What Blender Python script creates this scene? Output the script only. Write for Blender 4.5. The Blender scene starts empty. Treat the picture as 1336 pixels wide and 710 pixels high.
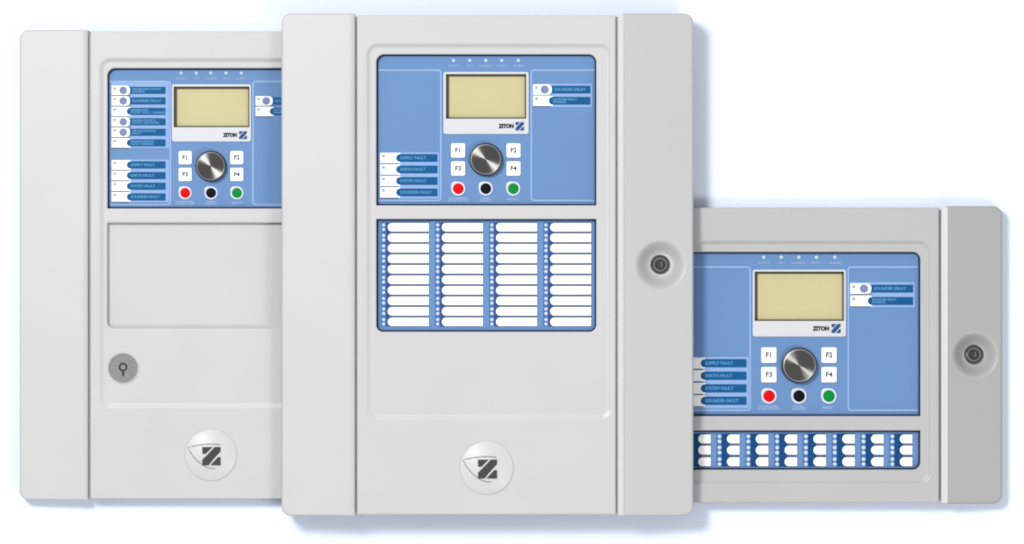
import bpy, bmesh, math, random
from mathutils import Vector
from mathutils.geometry import delaunay_2d_cdt

random.seed(4)
scene = bpy.context.scene
COL = scene.collection

# ------------------------------------------------------------------ camera, light, exposure
U = 0.00078          # metres per photograph pixel on the table
D = 6.0              # camera height above the table
cam_d = bpy.data.cameras.new('camera')
cam = bpy.data.objects.new('camera', cam_d)
COL.objects.link(cam)
cam.location = (0, 0, D)
cam_d.sensor_width = 36.0
cam_d.lens = 36.0 * D / (1336 * U)
cam_d.clip_start = 0.1
cam_d.clip_end = 100
scene.camera = cam

w = bpy.data.worlds.new('World')
scene.world = w
w.use_nodes = True
bg = w.node_tree.nodes['Background']
bg.inputs['Color'].default_value = (0.98, 0.985, 1.0, 1)
bg.inputs['Strength'].default_value = 0.53



def add_area_lamp(loc, aim, size, watts, col):
    l = bpy.data.lights.new('area_lamp', 'AREA')
    l.shape = 'SQUARE'
    l.size = size
    l.energy = watts
    l.color = col
    o = bpy.data.objects.new('area_lamp', l)
    COL.objects.link(o)
    o.location = loc
    o.rotation_euler = (Vector(aim) - o.location).to_track_quat('-Z', 'Y').to_euler()


add_area_lamp((-1.35, 1.25, 3.3), (1.7, -1.25, 0), 0.85, 126, (1.0, 0.988, 0.98))        # key, upper left
add_area_lamp((1.7, -1.6, 3.2), (-0.5, 0.4, 0), 1.1, 50, (0.97, 0.985, 1.0))           # weaker fill, lower right, added to lighten shadows and even the halo

scene.view_settings.view_transform = 'Standard'
scene.view_settings.look = 'None'
scene.view_settings.exposure = 0
scene.view_settings.gamma = 1
scene.view_settings.use_curve_mapping = False
scene.cycles.use_denoising = True
scene.cycles.filter_width = 1.9
scene.cycles.max_bounces = 8


# ------------------------------------------------------------------ materials
def lin(c):
    c /= 255.0
    return c / 12.92 if c <= 0.04045 else ((c + 0.055) / 1.055) ** 2.4


def alb(r, g, b, e=1.5):
    return tuple(min(0.88, lin(v) / e) for v in (r, g, b))


def mat(name, col, rough=0.5, metal=0.0, grain=0.0, grain_scale=900, mottle=0.0, aniso=0.0, spec=0.5):
    m = bpy.data.materials.new(name)
    m.use_nodes = True
    nt = m.node_tree
    p = nt.nodes['Principled BSDF']
    p.inputs['Base Color'].default_value = (*col, 1)
    p.inputs['Roughness'].default_value = rough
    p.inputs['Metallic'].default_value = metal
    p.inputs['Specular IOR Level'].default_value = spec
    tc = nt.nodes.new('ShaderNodeTexCoord')
    if mottle > 0:
        n = nt.nodes.new('ShaderNodeTexNoise')
        n.inputs['Scale'].default_value = 14
        n.inputs['Detail'].default_value = 5
        nt.links.new(tc.outputs['Object'], n.inputs['Vector'])
        r = nt.nodes.new('ShaderNodeMapRange')
        r.inputs['From Min'].default_value = 0.3
        r.inputs['From Max'].default_value = 0.7
        r.inputs['To Min'].default_value = 1 - mottle
        r.inputs['To Max'].default_value = 1 + mottle
        nt.links.new(n.outputs['Fac'], r.inputs['Value'])
        mx = nt.nodes.new('ShaderNodeVectorMath')
        mx.operation = 'SCALE'
        mx.inputs[0].default_value = col
        nt.links.new(r.outputs['Result'], mx.inputs['Scale'])
        nt.links.new(mx.outputs['Vector'], p.inputs['Base Color'])
        r2 = nt.nodes.new('ShaderNodeMapRange')
        r2.inputs['To Min'].default_value = rough - 0.06
        r2.inputs['To Max'].default_value = rough + 0.06
        nt.links.new(n.outputs['Fac'], r2.inputs['Value'])
        nt.links.new(r2.outputs['Result'], p.inputs['Roughness'])
    if grain > 0:
        n2 = nt.nodes.new('ShaderNodeTexNoise')
        n2.inputs['Scale'].default_value = grain_scale
        n2.inputs['Detail'].default_value = 2
        nt.links.new(tc.outputs['Object'], n2.inputs['Vector'])
        b = nt.nodes.new('ShaderNodeBump')
        b.inputs['Strength'].default_value = grain
        b.inputs['Distance'].default_value = 0.0003
        nt.links.new(n2.outputs['Fac'], b.inputs['Height'])
        nt.links.new(b.outputs['Normal'], p.inputs['Normal'])
    if aniso > 0:
        p.inputs['Anisotropic'].default_value = aniso
        p.inputs['Anisotropic Rotation'].default_value = 0.25
        t = nt.nodes.new('ShaderNodeTangent')
        t.direction_type = 'RADIAL'
        t.axis = 'Z'
        nt.links.new(t.outputs['Tangent'], p.inputs['Tangent'])
    return m


M = {}
M['case'] = mat('grey_casing_plastic', (0.475, 0.475, 0.475), 0.4, grain=0.12, mottle=0.012, spec=0.45)
M['case_dark'] = mat('darker_casing_plastic', (0.40, 0.399, 0.397), 0.42, grain=0.12, mottle=0.012, spec=0.35)
M['side_shaded'] = mat('shaded_side_plastic', (0.435, 0.435, 0.435), 0.42, grain=0.12, mottle=0.012, spec=0.35)  # front panel's right cover; shade of its outward slope put into the grey
M['cover_shaded'] = mat('shaded_cover_plastic', (0.33, 0.33, 0.328), 0.5, grain=0.12, mottle=0.012, spec=0.35)  # right panel's outer cover, darkened in colour for shade the slope doesn't give
M['table'] = mat('pale_blue_white_table', (0.72, 0.788, 0.91), 0.85, grain=0.05, grain_scale=300, spec=0.1)
M['blue'] = mat('blue_membrane', alb(114, 155, 208), 0.5, grain=0.05, mottle=0.02, spec=0.2)
M['line'] = mat('light_blue_print', alb(172, 203, 248), 0.55, spec=0.12)
M['tagback'] = mat('pale_blue_print', alb(158, 192, 244), 0.55, spec=0.12)
M['tagbar'] = mat('deep_blue_tag', alb(8, 98, 156), 0.5, spec=0.12)
M['navy'] = mat('navy_print', alb(10, 78, 136), 0.55, spec=0.12)
M['navy_soft'] = mat('navy_slate_print', alb(62, 92, 150), 0.55, spec=0.12)
M['white'] = mat('white_insert', (0.86, 0.86, 0.86), 0.55, spec=0.12)
M['tagtext'] = mat('tag_lettering_print', alb(120, 185, 235), 0.55, spec=0.12)
M['paletext'] = mat('pale_lettering_print', alb(190, 215, 252), 0.55, spec=0.12)
M['dot'] = mat('grey_blue_button', alb(136, 152, 196), 0.5, spec=0.15)
M['mark'] = mat('grey_mark_print', alb(176, 188, 204), 0.6, spec=0.1)
M['led'] = mat('clear_indicator', alb(205, 225, 255, 1.3), 0.25)
M['edge_shade'] = mat('slate_gasket_shade', alb(52, 68, 98), 0.7, spec=0.1)  # window edge line; its dark colour also paints recess shade
M['gapline'] = mat('grey_gap_print', alb(104, 116, 140), 0.6, spec=0.1)
M['strip'] = mat('mid_blue_print', alb(82, 120, 186), 0.55, spec=0.12)
M['lit_edge'] = mat('lit_bevel_plastic', (0.54, 0.54, 0.54), 0.4, grain=0.1, spec=0.35)  # paler strip along the right covers; light on their bevel painted in
M['bezel'] = mat('white_bezel_plastic', alb(232, 234, 240), 0.4, mottle=0.01, spec=0.35)
M['gasket_shade'] = mat('olive_gasket_shade', alb(118, 112, 84), 0.6, spec=0.2)
M['lcd'] = mat('yellow_liquid_crystal', alb(219, 211, 160, 1.45), 0.35, mottle=0.02, spec=0.3)
M['ink'] = mat('black_ink', alb(40, 40, 40), 0.6, spec=0.2)
M['keyink'] = mat('grey_ink', alb(70, 72, 76), 0.6, spec=0.2)
M['logoblue'] = mat('navy_logo_ink', alb(34, 84, 142), 0.5, spec=0.2)
M['logogrey'] = mat('dark_grey_logo_ink', alb(72, 72, 70), 0.6, spec=0.2)
M['groove'] = mat('grey_line_ink', alb(168, 168, 168), 0.6, spec=0.2)
M['key'] = mat('white_key_cap', (0.84, 0.85, 0.87), 0.45, spec=0.35)
M['collar'] = mat('pale_button_collar', (0.60, 0.64, 0.72), 0.5, spec=0.2)
M['red'] = mat('red_button_plastic', (0.62, 0.002, 0.006), 0.5, spec=0.06)
M['black'] = mat('black_button_plastic', (0.004, 0.005, 0.009), 0.5, spec=0.05)
M['green'] = mat('green_button_plastic', (0.002, 0.215, 0.032), 0.5, spec=0.06)
M['knob_side'] = mat('dark_knurled_metal', (0.06, 0.065, 0.08), 0.4, metal=1)
M['knob_rim'] = mat('polished_knob_rim', (0.40, 0.40, 0.40), 0.4, metal=1)
M['knob_cap'] = mat('spun_metal_face', (0.16, 0.158, 0.15), 0.30, metal=1, aniso=1.0)
M['switch'] = mat('grey_switch_metal', (0.19, 0.19, 0.19), 0.4, metal=0.35, grain=0.5, grain_scale=500)
M['keyway'] = mat('charcoal_keyway', alb(56, 56, 56), 0.5, spec=0.2)
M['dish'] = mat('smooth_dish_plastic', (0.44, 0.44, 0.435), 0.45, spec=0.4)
M['dish_shaded'] = mat('shaded_dish_plastic', (0.37, 0.37, 0.365), 0.45, spec=0.4)  # darkened to follow the shade painted into the right panel's cover
M['barrel'] = mat('dark_lock_metal', (0.07, 0.07, 0.065), 0.4, metal=0.7)
M['slot'] = mat('black_keyway', (0.01, 0.01, 0.01), 0.6)
M['brass'] = mat('pale_lock_metal', (0.17, 0.17, 0.155), 0.4, metal=0.8)
M['emblem'] = mat('white_emblem_plastic', (0.52, 0.52, 0.52), 0.4, spec=0.4)

# ------------------------------------------------------------------ mesh helpers (panel pixels -> metres)
FR = dict(cx=0.0, cy=0.0, u=U)          # the frame of the panel being built: its centre and its metres per unit


def P(x, y, z):
    return Vector(((x - FR['cx']) * FR['u'], -(y - FR['cy']) * FR['u'], z * FR['u']))


def tag(o, label=None, cat=None, kind=None, group=None):
    for k, v in (('label', label), ('category', cat), ('kind', kind), ('group', group)):
        if v:
            o[k] = v
    return o


def keep_smooth(me, deg):
    fl = [p.use_smooth for p in me.polygons]
    me.set_sharp_from_angle(angle=math.radians(deg))
    me.polygons.foreach_set('use_smooth', fl)


def finish(name, bm, m, parent=None, smooth=35, mats=None):
    me = bpy.data.meshes.new(name)
    bm.to_mesh(me)
    bm.free()
    for x in (mats or [m]):
        me.materials.append(x)
    if smooth:
        keep_smooth(me, smooth)
    return link(name, me, parent)


def link(name, me, parent=None, loc=None):
    o = bpy.data.objects.new(name, me)
    COL.objects.link(o)
    o.parent = parent
    if loc is not None:
        o.location = loc
    return o


def rrect(x0, y0, x1, y1, r, n=6):
    """rounded rectangle, counter-clockwise seen from above; r is one radius or (tl, tr, br, bl)"""
    if not isinstance(r, (tuple, list)):
        r = (r,) * 4
    r = [max(0.05, v) for v in r]
    pts = []
    cs = [(x0 + r[0], y0 + r[0], r[0], 180), (x1 - r[1], y0 + r[1], r[1], 270),
          (x1 - r[2], y1 - r[2], r[2], 0), (x0 + r[3], y1 - r[3], r[3], 90)]
    for cx, cy, rr, a0 in cs:
        for i in range(n + 1):
            a = math.radians(a0 + 90 * i / n)
            pts.append((cx + rr * math.cos(a), cy + rr * math.sin(a)))
    return pts[::-1]


def circle(cx, cy, r, n=40):
    return [(cx + r * math.cos(2 * math.pi * i / n), cy - r * math.sin(2 * math.pi * i / n)) for i in range(n)]


def ring(bm, pts, z):
    f = z if callable(z) else (lambda x, y: z)
    return [bm.verts.new(P(x, y, f(x, y))) for x, y in pts]


def loft(bm, a, b):
    n = len(a)
    for i in range(n):
        j = (i + 1) % n
        bm.faces.new((a[i], a[j], b[j], b[i])).smooth = True      # walls and bevels; flat caps keep their own normal


def inside(p, poly):
    c = False
    for a, b in zip(poly, poly[1:] + poly[:1]):
        if (a.y > p.y) != (b.y > p.y) and p.x < (b.x - a.x) * (p.y - a.y) / (b.y - a.y) + a.x:
            c = not c
    return c


def cap(bm, outer, holes=()):
    loops = [outer] + list(holes)
    flat = [v for l in loops for v in l]
    co = [Vector((v.co.x, v.co.y)) / FR['u'] for v in flat]
    faces, k = [], 0
    for l in loops:
        faces.append(list(range(k, k + len(l))))
        k += len(l)
    vs, es, fs, ov, oe, of = delaunay_2d_cdt(co, [], faces, 0, 1e-5, True)
    polys = [[co[i] for i in f] for f in faces]
    for f in fs:
        c = sum((vs[i] for i in f), Vector((0, 0))) / len(f)
        if sum(inside(c, q) for q in polys) % 2 == 0:
            continue
        ids = [ov[i][0] for i in f]
        vv = [flat[i] for i in ids]
        n = (co[ids[1]] - co[ids[0]]).cross(co[ids[2]] - co[ids[0]])
        try:
            bm.faces.new(vv if n > 0 else vv[::-1])
        except ValueError:
            pass


def slab(bm, outline, z0, z1, bev=0.0, steps=2, inset=None):
    """closed-top solid with a rounded top edge; inset(d) gives the outline d further in"""
    a = ring(bm, outline, z0)
    if bev and inset:
        prev = ring(bm, outline, z1 - bev)
        loft(bm, a, prev)
        for s in range(1, steps + 1):
            t = s / steps * math.pi / 2
            cur = ring(bm, inset(bev * (1 - math.cos(t))), z1 - bev + bev * math.sin(t))
            loft(bm, prev, cur)
            prev = cur
    else:
        prev = ring(bm, outline, z1)
        loft(bm, a, prev)
    cap(bm, prev)


def rslab(bm, x0, y0, x1, y1, r, z0, z1, bev=0.0, n=4, steps=2):
    rr = r if isinstance(r, (tuple, list)) else (r,) * 4
    ins = lambda d: rrect(x0 + d, y0 + d, x1 - d, y1 - d, [max(0.05, v - d) for v in rr], n)
    slab(bm, ins(0), z0, z1, bev, steps, ins)


def lathe(bm, cx, cy, prof, n=48, zoff=None):
    prev = None
    for r, z in prof:
        f = (lambda x, y, z=z: z + (zoff(x, y) if zoff else 0))
        if r <= 1e-6:
            v = bm.verts.new(P(cx, cy, f(cx, cy)))
            for i in range(len(prev)):
                bm.faces.new((prev[i], prev[(i + 1) % len(prev)], v)).smooth = True
            return
        cur = ring(bm, circle(cx, cy, r, n), f)
        if prev:
            loft(bm, prev, cur)
        prev = cur


def ribbon(bm, pts, wd, z, closed=False):
    f = z if callable(z) else (lambda x, y: z)
    n = len(pts)
    L, R = [], []
    for i, (x, y) in enumerate(pts):
        a = pts[(i - 1) % n] if (closed or i > 0) else pts[i]
        b = pts[(i + 1) % n] if (closed or i < n - 1) else pts[i]
        dx, dy = b[0] - a[0], b[1] - a[1]
        l = math.hypot(dx, dy) or 1
        nx, ny = -dy / l * wd / 2, dx / l * wd / 2
        L.append(bm.verts.new(P(x + nx, y + ny, f(x, y))))
        R.append(bm.verts.new(P(x - nx, y - ny, f(x, y))))
    for i in range(n if closed else n - 1):
        j = (i + 1) % n
        fc = bm.faces.new((L[i], L[j], R[j], R[i]))
        fc.normal_update()
        if fc.normal.z < 0:
            fc.normal_flip()


FONT_CACHE = {}


def text_mesh(body, size, bold=0.0, align='CENTER', width=None):
    k = (body, round(size, 7), bold, align, width)
    if k in FONT_CACHE:
        return FONT_CACHE[k]
    c = bpy.data.curves.new('lettering', 'FONT')
    c.body = body
    c.size = size
    c.offset = bold
    c.align_x = align
    c.align_y = 'CENTER'
    c.space_line = 0.85
    c.resolution_u = 2
    o = bpy.data.objects.new('lettering', c)
    COL.objects.link(o)
    dg = bpy.context.evaluated_depsgraph_get()
    me = bpy.data.meshes.new_from_object(o.evaluated_get(dg))
    bpy.data.objects.remove(o)
    if width:
        xs = [v.co.x for v in me.vertices]
        s = width / (max(xs) - min(xs))
        for v in me.vertices:
            v.co.x *= s
    FONT_CACHE[k] = me
    return me


def lettering(body, x, y, z, size, m, parent, bold=0.0, align='CENTER', width=None):
    me = text_mesh(body, size * FR['u'], bold * FR['u'], align, width * FR['u'] if width else None)
    if not me.materials:
        me.materials.append(m)
    return link('lettering', me, parent, P(x, y, z))


LOGO = [[(0, 0), (0.56, 0), (0.19, 0.38), (0, 0.38)],
        [(0.68, 0), (1, 0), (1, 0.24), (0.33, 1), (0, 1), (0, 0.70)],
        [(0.86, 0.56), (1, 0.56), (1, 1), (0.45, 1)]]


def logo(bm, x, y, s, z0, z1):
    for poly in LOGO:
        pts = [(x + (a - 0.5) * s, y + (b - 0.5) * s) for a, b in poly][::-1]
        lo, hi = ring(bm, pts, z0), ring(bm, pts, z1)
        loft(bm, lo, hi)
        cap(bm, hi)


# ------------------------------------------------------------------ panel parts
def side_cover(root, x0, y0, x1, y1, zt, outer, slope, m, lock=None, lit_edge=0):
    """outer: -1 the cover's outer edge is on the left, +1 on the right; slopes down towards it"""
    rise = 3.0
    xt = x0
    if lit_edge:
        x0 += lit_edge
    ro = 12
    r = (ro, 1, 1, ro) if outer < 0 else (1, ro, ro, 1)
    xin = x1 if outer < 0 else x0
    hgt = lambda x, y: zt + rise - slope * abs(x - xin)
    drop = 4.0
    bm = bmesh.new()

    def outline(k):
        wi, wo, wy = (2.0 if lit_edge else 8.0) * k, 3.0 * k, 3.0 * k
        a, b = (wo, wi) if outer < 0 else (wi, wo)
        rr = [max(0.3, v - wy) if v > 2 else v for v in r]
        return rrect(x0 + a, y0 + wy, x1 - b, y1 - wy, rr, 7)

    prev = ring(bm, outline(0), 0)
    cur = ring(bm, outline(0), lambda x, y: hgt(x, y) - drop)
    loft(bm, prev, cur)
    prev = cur
    for s in range(1, 7):
        t = s / 6 * math.pi / 2
        cur = ring(bm, outline(1 - math.cos(t)), lambda x, y, t=t: hgt(x, y) - drop + drop * math.sin(t))
        loft(bm, prev, cur)
        prev = cur
    holes = []
    if lock:
        lx, ly, lr = lock
        hole = ring(bm, circle(lx, ly, lr, 56), hgt)
        holes.append(hole)
    cap(bm, prev, holes)
    if lock:
        dz = 19.0
    o = finish('side_cover', bm, m, root, 50)
    if lock:
        # the finger dish sinks into the cover as a rounded bowl
        bm = bmesh.new()
        prev = ring(bm, circle(lx, ly, lr, 56), hgt)
        for rr, d in [(1 - .62 * t, t * t * (3 - 2 * t)) for t in [i / 14 for i in range(1, 15)]]:
            cur = ring(bm, circle(lx, ly, lr * rr, 56), lambda x, y, d=d: hgt(lx + (x - lx) * 1.0, y) - d * dz)
            loft(bm, prev, cur)
            prev = cur
        cap(bm, prev)
        finish('lock_recess', bm, M['dish' if m is M['side_shaded'] else 'dish_shaded'], root, 50)
    if lit_edge:
        bm = bmesh.new()  # separate strip added to carry the bevel's painted light
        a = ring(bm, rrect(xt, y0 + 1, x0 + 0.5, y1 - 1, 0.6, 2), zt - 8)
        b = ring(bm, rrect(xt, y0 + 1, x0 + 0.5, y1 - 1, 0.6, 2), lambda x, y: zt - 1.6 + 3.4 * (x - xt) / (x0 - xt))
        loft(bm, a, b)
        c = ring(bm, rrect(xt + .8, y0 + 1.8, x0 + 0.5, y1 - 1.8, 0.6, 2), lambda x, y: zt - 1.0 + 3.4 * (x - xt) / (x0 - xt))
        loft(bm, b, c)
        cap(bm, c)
        finish('lit_bevel', bm, M['lit_edge'], o, 30)
    if lock:
        zb = hgt(lx, ly) - dz
        b2 = bmesh.new()
        lathe(b2, lx, ly - 0.6, ((12.6, zb - 2), (12.6, zb + 2.2), (12.0, zb + 3.0), (10.6, zb + 3.0), (10.0, zb + 1.2), (0, zb + 1.2)), 40)
        lk = finish('lock', b2, M['barrel'], root, 40)
        b3 = bmesh.new()
        lathe(b3, lx, ly - 0.6, ((6.2, zb), (6.2, zb + 2.6), (5.6, zb + 3.2), (0, zb + 3.2)), 32)
        cy = finish('lock_cylinder', b3, M['slot'], lk, 40)
        b4 = bmesh.new()
        rslab(b4, lx + 1.0, ly - 4.2, lx + 2.6, ly + 3.0, 0.6, zb + 3.0, zb + 3.6, 0.2)
        finish('keyway_edge', b4, M['brass'], lk, 40)
        b5 = bmesh.new()
        ribbon(b5, [(lx + 8.2 * math.cos(a), ly - 0.6 + 8.2 * math.sin(a)) for a in [i * math.pi / 16 for i in range(32)]], 1.6, zb + 1.5, True)
        finish('lock_ring', b5, M['brass'], lk, 40)
    return o


def door(root, x0, y0, x1, y1, zt, rec, dep, windows, wdepth, m, ngasket=2):
    """the front plate; rec = recess outline (x0,y0,x1,y1,r), dep = its depth at top and bottom, windows = [(x0,y0,x1,y1,radii)]"""
    bm = bmesh.new()
    prev = ring(bm, rrect(x0, y0, x1, y1, 1.5, 3), 4)
    b = 1.6
    cur = ring(bm, rrect(x0, y0, x1, y1, 1.5, 3), zt - b)
    loft(bm, prev, cur)
    prev = cur
    for s in range(1, 4):
        t = s / 3 * math.pi / 2
        d = b * (1 - math.cos(t))
        cur = ring(bm, rrect(x0 + d, y0 + d, x1 - d, y1 - d, 1.5, 3), zt - b + b * math.sin(t))
        loft(bm, prev, cur)
        prev = cur
    rx0, ry0, rx1, ry1, rr = rec
    fdep = lambda x, y: zt - (dep[0] + (dep[1] - dep[0]) * min(1, max(0, (y - ry0) / (ry1 - ry0))))
    hole = ring(bm, rrect(rx0, ry0, rx1, ry1, rr, 8), zt)
    cap(bm, prev, [hole])
    prev = hole
    wd = 7.0
    for s in range(1, 8):
        t = s / 7
        e = t * t * (3 - 2 * t)
        d = wd * t
        cur = ring(bm, rrect(rx0 + d, ry0 + d, rx1 - d, ry1 - d, max(1, rr - d * 0.6), 8), lambda x, y, e=e: zt - (zt - fdep(x, y)) * e)
        loft(bm, prev, cur)
        prev = cur
    holes = []
    bv = 1.9
    for (a0, b0, a1, b1, wr) in windows:
        holes.append((ring(bm, rrect(a0 - bv, b0 - bv, a1 + bv, b1 + bv, [v + bv for v in wr], 7), fdep), (a0, b0, a1, b1, wr)))
    cap(bm, prev, [h for h, _ in holes])
    for h, (a0, b0, a1, b1, wr) in holes:
        p = h
        for s in range(1, 5):
            t = s / 4 * math.pi / 2
            e = bv * (1 - math.sin(t))
            cur = ring(bm, rrect(a0 - e, b0 - e, a1 + e, b1 + e, [v + e for v in wr], 7),
                       lambda x, y, t=t: fdep(x, y) - bv * (1 - math.cos(t)))
            loft(bm, p, cur)
            p = cur
        cur = ring(bm, rrect(a0, b0, a1, b1, wr, 7), zt - wdepth - 1.0)
        loft(bm, p, cur)
    o = finish('door', bm, m, root, 40)
    for (a0, b0, a1, b1, wr) in windows[:ngasket]:  # thin dark edge line, doubling as painted shade at top and left
        bm = bmesh.new()
        zg = zt - wdepth + 0.5
        q = lambda d: rrect(a0 + d, b0 + d, a1 - d, b1 - d, [max(.3, v - d) for v in wr], 7)
        p = ring(bm, q(0.1), zg + 6.0)
        for d, z in ((0.3, zg + 1.0), (1.9, zg + 0.9), (2.0, zg - 0.5)):
            c = ring(bm, q(d), z)
            loft(bm, p, c)
            p = c
        finish('gasket_shade_ring', bm, M['edge_shade'], root, 30)
    return o, fdep


def sheet(name, root, x0, y0, x1, y1, z, m, hole=None):
    bm = bmesh.new()
    if hole:
        a, b = ring(bm, rrect(x0, y0, x1, y1, 1, 2), z - 2), ring(bm, rrect(x0, y0, x1, y1, 1, 2), z)
        loft(bm, a, b)
        h, h2 = ring(bm, rrect(*hole, 0.5, 2), z), ring(bm, rrect(*hole, 0.5, 2), z - 2)
        cap(bm, b, [h])
        loft(bm, h, h2)
    else:
        rslab(bm, x0, y0, x1, y1, 1, z - 2, z, 0, 2)
    return finish(name, bm, m, root)


def emblem(root, cx, cy, r, zt):
    hgt = 6.5
    dome = lambda x, y: zt + 1.2 + hgt * max(0, 1 - ((x - cx) ** 2 + (y - cy) ** 2) / (r * r))
    bm = bmesh.new()
    prof = [(r + 0.4, zt - 1.0), (r + 0.4, zt + 0.5)] + [(r * k, zt + 1.2 + hgt * (1 - k * k)) for k in (1, .95, .88, .78, .66, .52, .38, .24, .1)] + [(0, zt + 1.2 + hgt)]
    lathe(bm, cx, cy, prof, 64)
    e = finish('emblem_badge', bm, M['emblem'], root, 60)
    s = r * 0.70
    b2 = bmesh.new()
    logo(b2, cx + 0.03 * r, cy + 0.04 * r, s, zt + 1, zt + 1.35 + hgt)
    finish('emblem_mark', b2, M['logogrey'], e)
    b3 = bmesh.new()
    k = r / 35.0
    q = [(647.6, 596.6), (640, 596), (632, 596), (622, 596.8), (612, 598.6), (604.3, 600.6), (608, 607.5), (613, 614), (619, 620), (626.5, 625.5), (634, 628.4), (641, 628.6)]
    pts = [(cx + (x - 635) * k, cy + (y - 610.5) * k) for x, y in q]
    ribbon(b3, pts, 1.9 * k, lambda x, y: dome(x, y) + 0.18)
    finish('emblem_outline', b3, M['groove'], e)
    return e


SHARED = {}


def shared(key, build, name, m):
    """one mesh per key, built round the origin; returns the mesh datablock"""
    if key not in SHARED:
        sv = dict(FR)
        FR['cx'] = FR['cy'] = 0.0
        bm = bmesh.new()
        build(bm)
        FR.update(sv)
        me = bpy.data.meshes.new(name)
        bm.to_mesh(me)
        bm.free()
        me.materials.append(m)
        keep_smooth(me, 40)
        SHARED[key] = me
    return SHARED[key]


def indicator(root, x, y, z, r, pid):
    me = shared((pid, 'led', r), lambda bm: lathe(bm, 0, 0, ((r, -0.5), (r, 0.4), (r * .8, 0.8), (r * .45, 1.05), (0, 1.15)), 12), 'indicator_light', M['led'])
    return link('indicator_light', me, root, P(x, y, z))


def label_tag(root, wx0, bx0, bx1, y0, y1, z, text, button, pid):
    """white window on the left, deep blue tag on the right; y0..y1 is the height of the blue bar"""
    h = y1 - y0
    e = h * 0.17
    bm = bmesh.new()
    # white insert: square left, round right when it holds a button
    wr = (0.4, h * .55, h * .55, 0.4) if button else (0.4, 0.4, 0.4, 0.4)
    wx1 = bx0 + (1.5 if button else h * .55)
    rslab(bm, wx0, y0 - e, wx1, y1 + e, wr, z, z + (1.3 if button else 0.6), 0.2, 5)
    t = finish('label_tag', bm, M['white'], root)
    bm = bmesh.new()
    br = (0.4, 0.6, 0.6, 0.4) if button else (h * .5, 0.6, 0.6, h * .5)
    rslab(bm, bx0 - (3 if button else 0), y0, bx1, y1, br, z, z + 1.0, 0.25, 5)
    finish('tag_bar', bm, M['tagbar'], t)
    bm = bmesh.new()
    rslab(bm, wx0 + h * .22, y0 + h * .06, wx0 + h * .60, y0 + h * .42, 0.2, z, z + (1.45 if button else 0.75), 0, 2)
    finish('tag_mark', bm, M['mark'], t)
    if button:
        bm = bmesh.new()
        r = h * 0.54
        bx = bx0 - h * 0.80
        lathe(bm, bx, (y0 + y1) / 2, ((r, z), (r, z + 1.8), (r * .85, z + 2.3), (r * .55, z + 2.3), (r * .5, z + 2.0), (0, z + 2.0)), 24)
        finish('tag_button', bm, M['dot'], t)
    bm = bmesh.new()
    ribbon(bm, [(wx0 + .2, y1 + e + 0.75), (bx0 + h * .3, y1 + e + 0.75)], 1.3, z + 0.2)
    finish('tag_divider', bm, M['gapline'], t, 0)
    lx = bx0 + h * (0.48 if button else 0.55)
    two = '\n' in text
    lettering(text, lx, (y0 + y1) / 2, z + 1.12, h * (0.40 if two else 0.52), M['tagtext'], t, 0.06, 'LEFT')
    return t


def border(root, pts, z):
    bm = bmesh.new()
    ribbon(bm, pts, 1.7, z + 0.25)
    return finish('printed_border', bm, M['line'], root, 0)


def arc_path(corners, r, n=5):
    """open polyline with rounded inner corners"""
    out = [corners[0]]
    for a, b, c in zip(corners, corners[1:], corners[2:]):
        va, vc = Vector(a) - Vector(b), Vector(c) - Vector(b)
        va.normalize(), vc.normalize()
        s, e = Vector(b) + va * r, Vector(b) + vc * r
        for i in range(n + 1):
            t = i / n
            p = s * (1 - t) ** 2 + Vector(b) * 2 * t * (1 - t) + e * t * t
            out.append((p.x, p.y))
    out.append(corners[-1])
    return out


def display_unit(root, z, bez, win, logo_c, logo_s, word):
    """bezel frame round the recessed liquid crystal screen"""
    bx0, by0, bx1, by1 = bez
    x0, y0, x1, y1 = win
    bm = bmesh.new()
    top = z + 1.8
    dz = 7.0
    o = rrect(bx0, by0, bx1, by1, 3, 5)
    a = ring(bm, o, z - 0.5)
    b = ring(bm, o, top - 0.8)
    loft(bm, a, b)
    c = ring(bm, rrect(bx0 + .25, by0 + .25, bx1 - .25, by1 - .25, 2.8, 5), top - 0.25)
    loft(bm, b, c)
    d = ring(bm, rrect(bx0 + .8, by0 + .8, bx1 - .8, by1 - .8, 2.4, 5), top)
    loft(bm, c, d)
    h = ring(bm, rrect(x0, y0, x1, y1, 0.8, 3), top)
    cap(bm, d, [h])
    be = finish('display_bezel', bm, M['bezel'], root, 40)
    # dark lining of the opening, widened left and top to paint in shadow
    bm = bmesh.new()
    g0 = ring(bm, rrect(x0 + .02, y0 + .02, x1 - .02, y1 - .02, 0.8, 3), top - 0.05)
    g1 = ring(bm, rrect(x0 + .5, y0 + .5, x1 - .5, y1 - .5, 0.8, 3), top - dz)
    loft(bm, g0, g1)
    g2 = ring(bm, rrect(x0 + 4.3, y0 + 3.3, x1 - 2.0, y1 - 2.0, 0.8, 3), top - dz - 0.1)
    loft(bm, g1, g2)
    g3 = ring(bm, rrect(x0 + 4.3, y0 + 3.3, x1 - 2.0, y1 - 2.0, 0.8, 3), top - dz - 1)
    loft(bm, g2, g3)
    finish('gasket_shade', bm, M['gasket_shade'], be, 20)
    bm = bmesh.new()
    rslab(bm, x0 + 1, y0 + 1, x1 - 1, y1 - 1, 0.5, top - dz - 1.6, top - dz - 0.5, 0, 2)
    finish('screen', bm, M['lcd'], be, 20)
    bm = bmesh.new()
    logo(bm, logo_c[0], logo_c[1], logo_s, top - 0.1, top + 0.25)
    finish('brand_mark', bm, M['logoblue'], be, 20)
    tx0, tx1, ty, th = word
    lettering('ZITON', (tx0 + tx1) / 2, ty, top + 0.2, th, M['ink'], be, 0.55, 'CENTER', tx1 - tx0)
    return be


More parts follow.
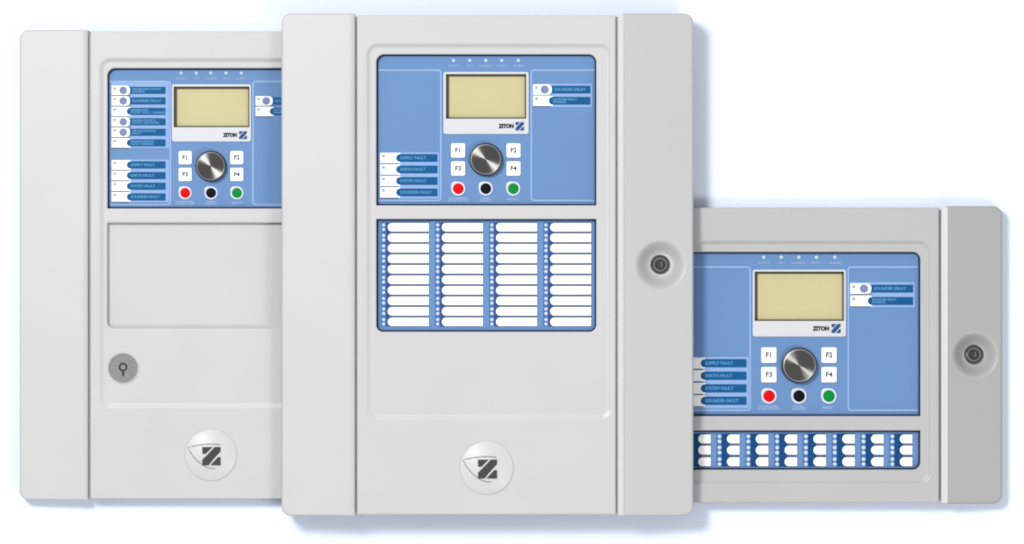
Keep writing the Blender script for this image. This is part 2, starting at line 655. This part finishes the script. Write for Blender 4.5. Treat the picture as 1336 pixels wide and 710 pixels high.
def knob(root, cx, cy, r, z):
    bm = bmesh.new()
    hz = 11.0
    lathe(bm, cx, cy, ((r * 1.06, z - .3), (r * 1.06, z + 2.5), (r * 1.04, z + 3.0), (r * 1.0, z + 3.2), (r * 1.0, z + hz - 1.8), (r * .975, z + hz - 1.0)), 72)
    k = finish('control_knob', bm, M['knob_side'], root, 40)
    bm = bmesh.new()
    lathe(bm, cx, cy, ((r * .977, z + hz - 1.05), (r * .95, z + hz - .35), (r * .90, z + hz)), 72)
    finish('knob_rim', bm, M['knob_rim'], k, 60)
    sv = dict(FR)
    bm = bmesh.new()
    p0 = P(cx, cy, z + hz)
    FR['cx'] = FR['cy'] = 0.0
    lathe(bm, 0, 0, [(r * .90 * q, -0.55 * q * 0 - (0.9 if q < 0.04 else 0.0)) for q in (1, .8, .6, .4, .2, .08, .05)] + [(0, -.4)], 96)
    FR.update(sv)
    c = finish('knob_face', bm, M['knob_cap'], k, 60)
    c.location = p0
    return k


def function_key(root, cx, cy, sx, sy, z, text):
    bm = bmesh.new()
    rslab(bm, cx - sx / 2, cy - sy / 2, cx + sx / 2, cy + sy / 2, 2.2, z - .3, z + 2.4, 0.9, 5, 3)
    k = finish('function_key', bm, M['key'], root, 40)
    lettering(text, cx, cy, z + 2.55, sx * 0.46, M['keyink'], k, 0.3)
    return k


def push_button(root, name, cx, cy, r, z, m, text, tw, ts):
    bm = bmesh.new()
    q = r * 1.33
    ins = lambda d: rrect(cx - q + d, cy - q + d, cx + q - d, cy + q - d, (max(.5, q * .55 - d), q * .96 - d, q * .96 - d, q * .96 - d), 8)
    slab(bm, ins(0), z - .3, z + 1.6, 0.7, 3, ins)
    b = finish('button_collar', bm, M['collar'], None, 40)
    bm = bmesh.new()
    lathe(bm, cx, cy, ((r, z), (r, z + 2.6), (r * .93, z + 3.2), (r * .6, z + 3.5), (0, z + 3.6)), 36)
    p = finish(name, bm, m, root, 50)
    b.parent = p
    lettering(text, cx, cy + q + 5.0 * ts, z + 0.3, 3.6 * ts, M['paletext'], root, 0.04, 'CENTER', tw)
    return p


def status_row(root, xs, y, ty, z, r, ts, pid):
    for x, s, wd in zip(xs, ('SUPPLY', 'TEST', 'DISABLED', 'FAULT', 'ALARM'), (14.5, 8.5, 17, 12.5, 14)):
        indicator(root, x, y, z, r, pid)
        lettering(s, x, ty, z + 0.3, 3.7 * ts, M['paletext'], root, 0.0, 'CENTER', wd * ts)


def zone_block(root, cols, rows, z, sh, navy0, led_dx, led_dy, led_r, mnavy, pid, mgap):
    """columns of white name slots on a navy backing with two indicators per slot; cols = [(x_left, x_right)], rows = [y_top]"""
    for c, (x0, x1) in enumerate(cols):
        bm = bmesh.new()
        rslab(bm, x0 - navy0, rows[0] - 1.0, x1 - 0.3, rows[-1] + sh + 0.4, 0.6, z - .5, z + 0.45, 0.1, 2, 1)
        bk = finish('slot_backing', bm, mnavy, root)
        for i in range(1, len(rows)):
            bm = bmesh.new()
            ym = (rows[i - 1] + sh + rows[i]) / 2
            ribbon(bm, [(x0 - navy0 + .2, ym), (x0 + sh * .3, ym)], 0.9, z + 0.62)
            finish('slot_divider', bm, mgap, bk)
        bm = bmesh.new()
        rslab(bm, x0 - led_dx - led_r - 1.3, rows[0] - 1.0, x0 - navy0 - 0.05, rows[-1] + sh + 0.4, 0.4, z - .5, z + 0.3, 0, 2, 1)
        finish('indicator_strip', bm, M['strip'], root)
        for i in range(1, len(rows)):
            bm = bmesh.new()
            ym = (rows[i - 1] + sh + rows[i]) / 2
            ribbon(bm, [(x0 + sh * .3 + .1, ym), (x1 - .5, ym)], rows[1] - rows[0] - sh, z + 0.6)
            finish('slot_gap', bm, M['gapline'], bk, 0)
        for y in rows:
            me = shared((pid, 'slot', round(x1 - x0, 1)),
                        lambda bm: rslab(bm, 0, -sh / 2, x1 - x0, sh / 2, (sh * .48, .5, .5, sh * .48), 0, 0.9, 0.25, 5, 2), 'name_slot', M['white'])
            link('name_slot', me, root, P(x0, y + sh / 2, z + 0.3))
            for d in led_dy:
                indicator(root, x0 - led_dx, y + sh / 2 + d, z, led_r, pid)


def start_panel(name, x0, y0, x1, y1, zbase, height, label, cat):
    """an Empty at the panel's base; afterwards P() speaks this panel's units"""
    zfront = zbase + height
    u = U * (D - zfront) / D           # its front plane lies nearer the lens
    cx, cy = (x0 + x1) / 2, (y0 + y1) / 2
    root = bpy.data.objects.new(name, None)
    root.empty_display_size = 0.05
    COL.objects.link(root)
    root.location = ((cx - 668) * u, -(cy - 355) * u, zbase)
    FR.update(cx=cx, cy=cy, u=u)
    tag(root, label, cat)
    return root, height / u


def housing(root, x0, y0, x1, y1, zt, m, seams):
    bm = bmesh.new()
    rslab(bm, x0 + 3, y0 + 4, x1 - 3, y1 - 4, 4, 0, zt - 21, 0, 4)
    for a, b in seams:             # the ledge at the bottom of each seam between cover and door
        rslab(bm, a - 1.5, y0 + 3.5, b + 1.5, y1 - 3.5, 0.5, zt - 20.9, zt - 6.5, 0, 2)
    return finish('housing', bm, m, root)


# ------------------------------------------------------------------ the surface
bm = bmesh.new()
FR.update(cx=668, cy=355, u=U)
S = 5000
vs = [bm.verts.new(P(668 + a * S, 355 + b * S, 0)) for a, b in ((-1, 1), (1, 1), (1, -1), (-1, -1))]
bm.faces.new(vs)
tb = finish('table_surface', bm, M['table'], None, 0)
tag(tb, 'plain white surface that the three grey alarm panels lie on', None, 'structure')

HL = 0.0215          # thickness of the two panels lying on the table up to the door face
HM = 0.0225
TOP = HL + 3.1 * U  # highest point of their covers: the front panel rests here


# ------------------------------------------------------------------ left panel
root, zt = start_panel('alarm_panel', 25, 40, 523, 652, 0.0, HL,
                       'light grey alarm panel with an empty lower window above a round metal keyswitch', 'alarm panel')
m = M['case']
housing(root, 25, 40, 523, 652, zt, m, ((115, 118), (430, 433)))
side_cover(root, 25, 39, 115, 653, zt, -1, 0.08, m)
side_cover(root, 433, 39, 523, 653, zt, 1, 0.10, m)
wz = zt - 13.0
door(root, 118, 41, 430, 651, zt, (129, 75, 419, 533, 13), (4.0, 1.6),
     [(140, 89, 408, 272, (10, 10, 1, 1)), (140, 291, 408, 428, (1, 1, 8, 8))], 13.5, m, 1)
sheet('display_membrane', root, 138, 87, 410, 274, wz, M['blue'], (225, 111.7, 326, 167))
sheet('blank_cover', root, 138, 289, 410, 430, wz + 1.5, m)
status_row(root, (235.7, 255.4, 274.5, 294.4, 314.2), 95, 102.2, wz, 2.1, 0.93, 'L')
display_unit(root, wz, (223.5, 109.5, 327.2, 184.8), (225.9, 112.6, 325, 166), (316.5, 176.2), 10.4, (290.5, 309, 176.2, 6.6))
bm = bmesh.new()
rslab(bm, 143.6, 107, 220, 193, 2, wz - .5, wz + 0.3, 0, 4)
finish('tag_backing', bm, M['tagback'], root)
bm = bmesh.new()
rslab(bm, 143.6, 208, 220, 264, 2, wz - .5, wz + 0.3, 0, 4)
finish('tag_backing', bm, M['tagback'], root)
tags = [(113, 'FIRE BRIGADE OUTPUT\nDISABLED', True), (126.8, 'SOUNDER DELAY', True), (140.5, 'FIRE BRIGADE\nOUTPUT FAULT / DISABLED', False),
        (154.1, 'FIRE PROTECTION\nOUTPUT ACTIVATED', True), (167.8, 'FIRE PROTECTION\nDELAY', True), (181.6, 'FIRE PROTECTION\nFAULT / DISABLED', False)]
for y, s, b in tags:
    label_tag(root, 145, 167.3 if b else 164.6, 215.2, y, y + 9.2, wz + 0.2, s, b, 'L')
for y, s in zip((210.4, 224.3, 238.2, 252.2), ('SUPPLY FAULT', 'EARTH FAULT', 'SYSTEM FAULT', 'SOUNDER FAULT')):
    label_tag(root, 145, 164.6, 215.2, y, y + 9.3, wz + 0.2, s, False, 'L')
border(root, arc_path([(139, 106), (221.5, 106), (221.5, 267), (139, 267)], 4), wz)
border(root, arc_path([(410, 106), (329.5, 106), (329.5, 267), (410, 267)], 4), wz)
for y, s, b in ((126.8, 'SOUNDER DELAY', True), (140.5, 'SOUNDER FAULT\nDISABLED', False)):
    label_tag(root, 333, 354 if b else 351.5, 402, y, y + 9.2, wz + 0.2, s, b, 'L')
for sx, sy, s in ((-1, -1, 'F1'), (1, -1, 'F2'), (-1, 1, 'F3'), (1, 1, 'F4')):
    function_key(root, 274.7 + sx * 33.7, 216.6 + sy * 11.0, 17.4, 17.6, wz, s)
knob(root, 274.7, 216.8, 19.2, wz)
for nm, x, mm, s, tw in (('red_button', 240.9, 'red', 'SOUNDERS\nSTART/STOP', 25), ('black_button', 274.7, 'black', 'PANEL\nSILENCE', 15), ('green_button', 308.5, 'green', 'RESET', 14)):
    push_button(root, nm, x, 251.6, 6.5, wz, M[mm], s, tw, 0.93)
# keyswitch
kx, ky = 160.5, 480.2
kz = zt - 3.0
bm = bmesh.new()
lathe(bm, kx, ky, ((20.6, kz), (20.6, kz + 2.2), (20.0, kz + 2.9), (19.2, kz + 2.9), (18.8, kz + 1.6)), 56)
sw = finish('keyswitch', bm, M['emblem'], root, 40)
bm = bmesh.new()
lathe(bm, kx, ky, ((19.3, kz), (19.3, kz + 2.5), (18.6, kz + 3.3), (0, kz + 3.3)), 56)
finish('switch_face', bm, M['switch'], sw, 40)
bm = bmesh.new()
ribbon(bm, [(kx + 4.6 * math.cos(i * math.pi / 14), ky - 1.2 + 4.6 * math.sin(i * math.pi / 14)) for i in range(28)], 2.4, kz + 3.5, True)
ribbon(bm, [(kx, ky + 4.6), (kx + 0.2, ky + 10.8)], 2.6, kz + 3.52)
finish('keyway', bm, M['keyway'], sw, 0)
emblem(root, 275.2, 593.6, 33.8, zt)

# ------------------------------------------------------------------ right panel
root, zt = start_panel('alarm_panel', 778, 270, 1308, 657, 0.0, HL,
                       'low wide alarm panel in darker grey with three rows of short white name slots', 'alarm panel')
m = M['case_dark']
housing(root, 778, 270, 1308, 657, zt, m, ((858, 861), (1225, 1228)))
side_cover(root, 778, 269, 858, 657.5, zt, -1, 0.08, m)
side_cover(root, 1228, 269, 1308.5, 657.5, zt, 1, 0.13, M['cover_shaded'], lock=(1272, 463.5, 31.5), lit_edge=8)
door(root, 861, 271, 1225, 656, zt, (870, 313, 1216, 633, 15), (4.0, 3.0),
     [(885, 329, 1201, 543, (10, 10, 1, 1)), (885, 562, 1201, 613, (1, 1, 10, 10))], 13.5, m)
wz = zt - 13.0
sheet('display_membrane', root, 883, 327, 1203, 545, wz, M['blue'], (984, 353.5, 1103, 420))
sheet('zone_membrane', root, 883, 560, 1203, 615, wz, M['blue'])
status_row(root, (997, 1020, 1043, 1065.8, 1089.9), 335.6, 343.2, wz, 2.3, 1.07, 'R')
display_unit(root, wz, (982.4, 351.7, 1104.6, 439.6), (985, 354.4, 1101.8, 419), (1091.5, 428.8), 12, (1061, 1082.8, 429.1, 7.4))
bm = bmesh.new()
rslab(bm, 893.5, 466, 977.5, 533, 2, wz - .5, wz + 0.3, 0, 4)
finish('tag_backing', bm, M['tagback'], root)
bm = bmesh.new()
rslab(bm, 1109, 368.3, 1194.3, 401, 1.5, wz - .5, wz + 0.3, 0, 4)
finish('tag_backing', bm, M['tagback'], root)
for y, s in zip((468.8, 485.2, 501.7, 517.9), ('SUPPLY FAULT', 'EARTH FAULT', 'SYSTEM FAULT', 'SOUNDER FAULT')):
    label_tag(root, 895, 914.6, 974.4, y, y + 10.7, wz + 0.2, s, False, 'R')
for y, s, b in ((371.6, 'SOUNDER DELAY', True), (387.7, 'SOUNDER FAULT\nDISABLED', False)):
    label_tag(root, 1110.3, 1136 if b else 1132.8, 1192, y, y + 10.2, wz + 0.2, s, b, 'R')
border(root, arc_path([(884, 348.5), (979.2, 348.5), (979.2, 535.5), (884, 535.5)], 4), wz)
border(root, arc_path([(1202, 348.5), (1107.4, 348.5), (1107.4, 535.5), (1202, 535.5)], 4), wz)
for sx, sy, s in ((-1, -1, 'F1'), (1, -1, 'F2'), (-1, 1, 'F3'), (1, 1, 'F4')):
    function_key(root, 1043 + sx * 39.3, 476.4 + sy * 12.8, 20.2, 20.4, wz, s)
knob(root, 1043.2, 477, 22.2, wz)
for nm, x, mm, s, tw in (('red_button', 1003.8, 'red', 'SOUNDERS\nSTART/STOP', 28), ('black_button', 1043, 'black', 'PANEL\nSILENCE', 18), ('green_button', 1082, 'green', 'RESET', 16)):
    push_button(root, nm, x, 517, 7.6, wz, M[mm], s, tw, 1.05)
zone_block(root, [(911.3 + i * 37.65, 927.6 + i * 37.65) for i in range(8)], (567.3, 582.0, 597.2), wz, 11.6, 7.2, 9.7, (-3.3, 3.3), 2.6,
           M['navy'], 'R', M['tagbar'])

# ------------------------------------------------------------------ front panel, resting on the two others
root, zt = start_panel('alarm_panel', 367, 18, 905, 673, TOP, HM,
                       'largest front alarm panel with forty long white name slots, resting across the two others', 'alarm panel')
m = M['case']
housing(root, 367, 18, 905, 673, zt, m, ((463.3, 466), (803.2, 806.2)))
side_cover(root, 367, 17.5, 463.3, 673.5, zt, -1, 0.08, m)
side_cover(root, 806.2, 17.5, 905, 673.5, zt, 1, 0.11, M['side_shaded'], lock=(861.7, 345.8, 34), lit_edge=7)
door(root, 466, 20, 803.2, 671.5, zt, (477, 56, 799, 548, 14), (4.0, 1.6),
     [(491, 71, 778, 268, (10, 10, 1, 1)), (491, 286, 778, 433, (1, 1, 9, 9))], 13.5, m)
wz = zt - 13.0
sheet('display_membrane', root, 489, 69, 780, 270, wz, M['blue'], (580.6, 95.3, 687.7, 155.8))
sheet('zone_membrane', root, 489, 284, 780, 435, wz, M['blue'])
status_row(root, (591.6, 612.9, 633.9, 654.7, 676.3), 78.4, 85.8, wz, 2.2, 1.0, 'M')
display_unit(root, wz, (578.2, 93.3, 690, 174.9), (581.6, 96.3, 686.7, 154.8), (678.2, 164.6), 11.2, (650.4, 670.8, 164.6, 7.0))
bm = bmesh.new()
rslab(bm, 494.5, 198.6, 573, 259, 2, wz - .5, wz + 0.3, 0, 4)
finish('tag_backing', bm, M['tagback'], root)
bm = bmesh.new()
rslab(bm, 694.6, 109, 772.4, 139.2, 1.5, wz - .5, wz + 0.3, 0, 4)
finish('tag_backing', bm, M['tagback'], root)
for y, s in zip((201, 216, 231, 246), ('SUPPLY FAULT', 'EARTH FAULT', 'SYSTEM FAULT', 'SOUNDER FAULT')):
    label_tag(root, 496, 516.5, 570.6, y, y + 10, wz + 0.2, s, False, 'M')
for y, s, b in ((111.6, 'SOUNDER DELAY', True), (126.2, 'SOUNDER FAULT\nDISABLED', False)):
    label_tag(root, 695.8, 718.6 if b else 716, 770.3, y, y + 10, wz + 0.2, s, b, 'M')
border(root, arc_path([(490, 91.2), (575, 91.2), (575, 261.5), (490, 261.5)], 4), wz)
border(root, arc_path([(779, 91.2), (693.2, 91.2), (693.2, 261.5), (779, 261.5)], 4), wz)
for sx, sy, s in ((-1, -1, 'F1'), (1, -1, 'F2'), (-1, 1, 'F3'), (1, 1, 'F4')):
    function_key(root, 633.8 + sx * 36.2, 208 + sy * 11.8, 18.6, 18.9, wz, s)
knob(root, 633.8, 208, 20.6, wz)
for nm, x, mm, s, tw in (('red_button', 597.7, 'red', 'SOUNDERS\nSTART/STOP', 27), ('black_button', 633.7, 'black', 'PANEL\nSILENCE', 16), ('green_button', 669.6, 'green', 'RESET', 15)):
    push_button(root, nm, x, 246, 7.0, wz, M[mm], s, tw, 1.0)
zone_block(root, [(505.6 + i * 70.75, 559.2 + i * 70.75) for i in range(4)], [291.0 + i * 13.74 for i in range(10)], wz, 11.0, 2.4, 5.4, (-2.95, 2.95), 2.25,
           M['navy_soft'], 'M', M['tagbar'])
emblem(root, 635, 610.4, 35, zt)
